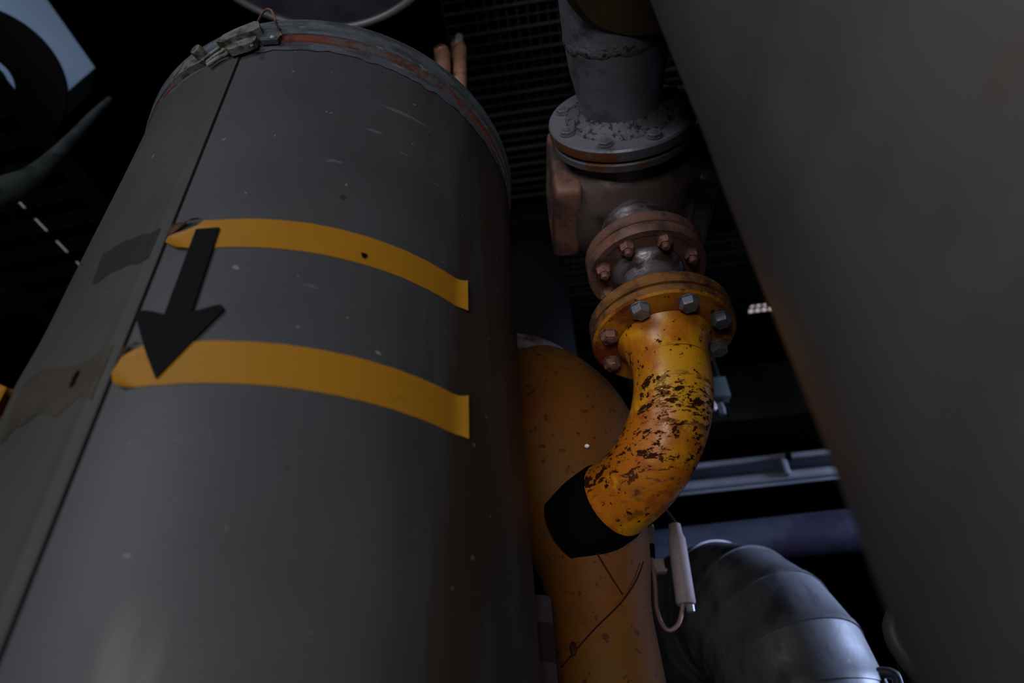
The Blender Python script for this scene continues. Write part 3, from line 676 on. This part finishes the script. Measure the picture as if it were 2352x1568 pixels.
# ------------------------------------------------------------------ copper pipes beyond the drum
for i, (px, top, r_, dist, lb) in enumerate((((1018, 160), (1016, 125), .020, .97, 'shorter, orange copper pipe behind the drum top'), ((1057, 160), (1054, 110), .018, .97, 'taller pinkish copper pipe with a pale fitting behind the drum top'))):
    b_ = at(*px, dist); t_ = thing('copper_pipe', (b_.x, b_.y, H+.99), lb, 'pipe', 'copper pipes')
    tz = at(*top, dist).z
    bm = bmesh.new(); P_ = [(b_.x, b_.y, H+.985), (b_.x, b_.y, H+1.3), (b_.x, b_.y, tz-.08), (b_.x, b_.y, tz-.01), (b_.x-.004, b_.y+.012, tz+.012), (b_.x-.01, b_.y+.05, tz+.03), (b_.x-.02, b_.y+.6, tz+.04)]
    tube(bm, smoothpath(P_, 6), r_, 24); obj('pipe', bm, M_copper, t_)
    if i:
        bm = bmesh.new(); lathe(bm, (b_.x-.002, b_.y-.006, tz), (0, 0, 1), [(0, .010), (.03, .012), (.05, .012), (.055, .005)], 20); obj('fitting', bm, M_rail, t_)
        bm = bmesh.new(); s0 = at(1043, 190, dist-.03); tube(bm, [tuple(s0 + Vector((0, 0, -.3))), tuple(s0 + Vector((0, 0, .02)))], .0045, 10); obj('capillary', bm, mat('pale_capillary', (.5, .38, .4), .4), t_)

# round hood above the grey drum
hz = H + 1.75; hc = atz(690, -299, hz)
hood = thing('round_hood', (hc.x, hc.y, hz), 'dark blue round hood with a pale rim hanging above the grey drum', 'hood')
hr_ = (atz(690, 58, hz) - hc).length
bm = bmesh.new(); lathe(bm, (hc.x, hc.y, hz), (0, 0, 1), [(.02, .02), (0.012, hr_*.6), (0.006, hr_), (.3, hr_), (.31, .05), (2.14, .05)], 96); obj('hood_body', bm, M_duct, hood)
bm = bmesh.new(); tube(bm, [(hc.x + hr_*math.cos(a), hc.y + hr_*math.sin(a), hz) for a in [i*2*PI/96 for i in range(97)]], .009, 12, False); obj('rim', bm, mat('pale_rim', (.16, .165, .17), .4, .3), hood)

# ------------------------------------------------------------------ top left: fan housing and pale panel
fh = thing('round_fan', at(-40, 190, 2.0), 'dark round fan ring in front of a pale blue panel at top left', 'fan')
fc = at(-40, 190, 2.0); ax = (Vector((0, 0, H)) - fc).normalized()
ax = (ax + Vector((.0, 0, 0))).normalized()
sc = (fc - Vector((0, 0, H))).length/F
dep = lambda p: -(CAMM.transposed() @ (p - Vector((0, 0, H)))).z
k_ = dep(fc)/F
bm = bmesh.new(); lathe(bm, fc, -ax, [(0, 62*k_), (0, 163*k_), (.02, 168*k_), (.10, 168*k_), (.10, 62*k_)], 80, False, False); obj('ring', bm, M_dark, fh)
bm = bmesh.new(); lathe(bm, fc - ax*.03, -ax, [(0, .01), (0, 30*k_), (.04, 50*k_)], 40); obj('hub', bm, M_pale, fh)
bm = bmesh.new(); tube(bm, [tuple(fc - ax*.06), (X0, fc.y-.2, fc.z)], .03, 12); obj('hanger', bm, M_dark, fh)
pq = [at(*p, 2.35) for p in ((-160, -260), (30, -110), (218, 155), (150, 214), (-200, 300))]
bm = bmesh.new(); vs = [bm.verts.new(p) for p in pq]; vb = [bm.verts.new(p + Vector((-.10, .14, .05))) for p in pq]
bm.faces.new(vs); bm.faces.new(vb[::-1])
for i in range(5): bm.faces.new((vs[i], vs[(i+1) % 5], vb[(i+1) % 5], vb[i]))
pn = obj('light_panel', bm, M_pale, None, loc=pq[2], smooth=20); tag(pn, 'pale blue-grey sheet panel with a pointed corner at top left', 'panel')
# pale curved edge below it
bm = bmesh.new(); cp = smoothpath([(-1100, 620, 30), (-500, 545, 28), (-120, 470, 26), (-40, 455, 30), (20, 435, 32), (70, 410, 26), (115, 372, 20), (170, 315, 15), (215, 265, 12), (252, 228, 8)], 5)
k2 = dep(at(60, 400, 1.6))/F
tube(bm, [tuple(at(a, b, 1.6)) for a, b, c in cp], [c*k2 for a, b, c in cp], 20)
cv = obj('duct_bend', bm, mat('grey_green_duct', (.045, .055, .055), .6, .1, [dict(col=(.015, .018, .018), scale=14, lo=.45, hi=.6)], bump=.6, bscale=25), None, loc=at(60, 400, 1.6)); tag(cv, 'dim grey curved duct sweeping up from the left edge below the fan', 'duct')

# ------------------------------------------------------------------ overhead walkway gratings
GZ = H + 2.4
def grating(name, x0, x1, y0, y1, z, label, sx=.042, sy=.05, group='overhead walkway gratings'):
    bm = bmesh.new()
    y = y0
    k = 0
    while y <= y1 + 1e-6: rbox(bm, ((x0+x1)/2, y, z), (x1-x0, .004 if k % 2 else .008, .012 if k % 2 else .020)); y += sy; k += 1
    x = x0
    while x <= x1 + 1e-6: rbox(bm, (x, (y0+y1)/2, z+.006), (.008, y1-y0, .014)); x += sx
    o = obj(name, bm, M_grate, None, loc=rz(((x0+x1)/2, (y0+y1)/2, z)), smooth=0); tag(o, label, 'grating', group); return o
def beam(x0, x1, y, z, hgt, wid, label):
    t_ = thing('steel_beam', rz(((x0+x1)/2, y, z)), label, 'beam', 'beams carrying the gratings')
    bm = bmesh.new(); c = ((x0+x1)/2, y, z)
    rbox(bm, c, (x1-x0, .012, hgt)); rbox(bm, (c[0], y, z+hgt/2), (x1-x0, wid, .012)); rbox(bm, (c[0], y, z-hgt/2), (x1-x0, wid, .012))
    obj('beam_section', bm, M_dark, t_)
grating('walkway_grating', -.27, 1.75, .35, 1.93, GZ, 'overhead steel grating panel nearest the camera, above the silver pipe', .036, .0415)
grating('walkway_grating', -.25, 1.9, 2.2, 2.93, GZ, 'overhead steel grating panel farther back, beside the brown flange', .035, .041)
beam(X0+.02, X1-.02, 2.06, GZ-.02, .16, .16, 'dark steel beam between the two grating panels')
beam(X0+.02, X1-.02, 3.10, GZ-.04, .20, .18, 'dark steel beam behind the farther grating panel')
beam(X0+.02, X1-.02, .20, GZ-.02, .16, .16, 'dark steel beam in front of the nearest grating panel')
# lamp above the gratings, seen through the cells
lp = atz(1775, 722, GZ+.5)
lamp = thing('bulkhead_lamp', (lp.x, lp.y, GZ+.5), 'small lit lamp glimpsed through the far grating cells', 'lamp')
bm = bmesh.new(); box(bm, (lp.x, lp.y, GZ+.5), (.34, .10, .05), Matrix.Rotation(R(25), 3, 'Z'), .01); obj('diffuser', bm, glow('lamp_glow', (1.0, .85, .9), .55), lamp)
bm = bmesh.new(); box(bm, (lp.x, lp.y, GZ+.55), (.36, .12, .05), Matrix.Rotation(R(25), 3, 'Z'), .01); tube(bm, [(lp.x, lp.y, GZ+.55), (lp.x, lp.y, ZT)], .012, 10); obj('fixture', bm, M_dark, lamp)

# dark motor standing behind the tank
mp_ = at(1232, 700, 1.75)
mo = thing('motor', (mp_.x, mp_.y, 0), 'nearly black round motor between the grey drum and brown flange', 'motor')
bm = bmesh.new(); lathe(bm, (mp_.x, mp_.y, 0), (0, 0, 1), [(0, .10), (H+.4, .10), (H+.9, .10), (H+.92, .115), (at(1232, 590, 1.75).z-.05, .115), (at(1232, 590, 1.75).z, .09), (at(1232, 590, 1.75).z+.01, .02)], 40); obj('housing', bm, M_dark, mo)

# slotted tray at the left with daylight behind its slots
sl0 = [(38, 484, 62, 512), (52, 480-8, 60, 482), (80, 500, 106, 530), (82, 534, 106, 560), (126, 550, 152, 574), (126, 578, 152, 602), (170, 594, 184, 606)]
tz_ = H + 1.9
tray = thing('slotted_tray', atz(90, 560, tz_), 'dark slotted metal tray with bright slots left of the grey drum', 'tray')
bm = bmesh.new(); d0 = (atz(152, 574, tz_) - atz(52, 470, tz_)).normalized(); dn = Vector((-d0.y, d0.x, 0))
c0_ = atz(100, 545, tz_)
rot = Matrix((d0, dn, Vector((0, 0, 1)))).transposed()
# plate with real slots: rows of bars around the openings
for k in range(-9, 10): box(bm, c0_ + d0*(k*.105) + Vector((0, 0, 0)), (.045, .5, .004), rot)
for j in (-.25, -.13, -.055, .0, .055, .13, .25): box(bm, c0_ + dn*j, (2.2, .052 if j == 0 else .034 if abs(j) < .1 else .13, .004), rot)
obj('perforated_plate', bm, M_dark, tray)
bm = bmesh.new(); box(bm, c0_ + Vector((0, 0, .05)), (.55, .11, .01), rot); obj('daylight_strip', bm, glow('daylight_glow', (.75, .85, 1.0), .16), tray)  # glowing sheet added above the slots to stand for daylight
bm = bmesh.new(); tube(bm, [tuple(c0_ + Vector((0, 0, .055))), (c0_.x-.3, c0_.y+.6, H+2.6), (X0, c0_.y+.6, H+2.6)], .012, 10); obj('hanger', bm, M_dark, tray)
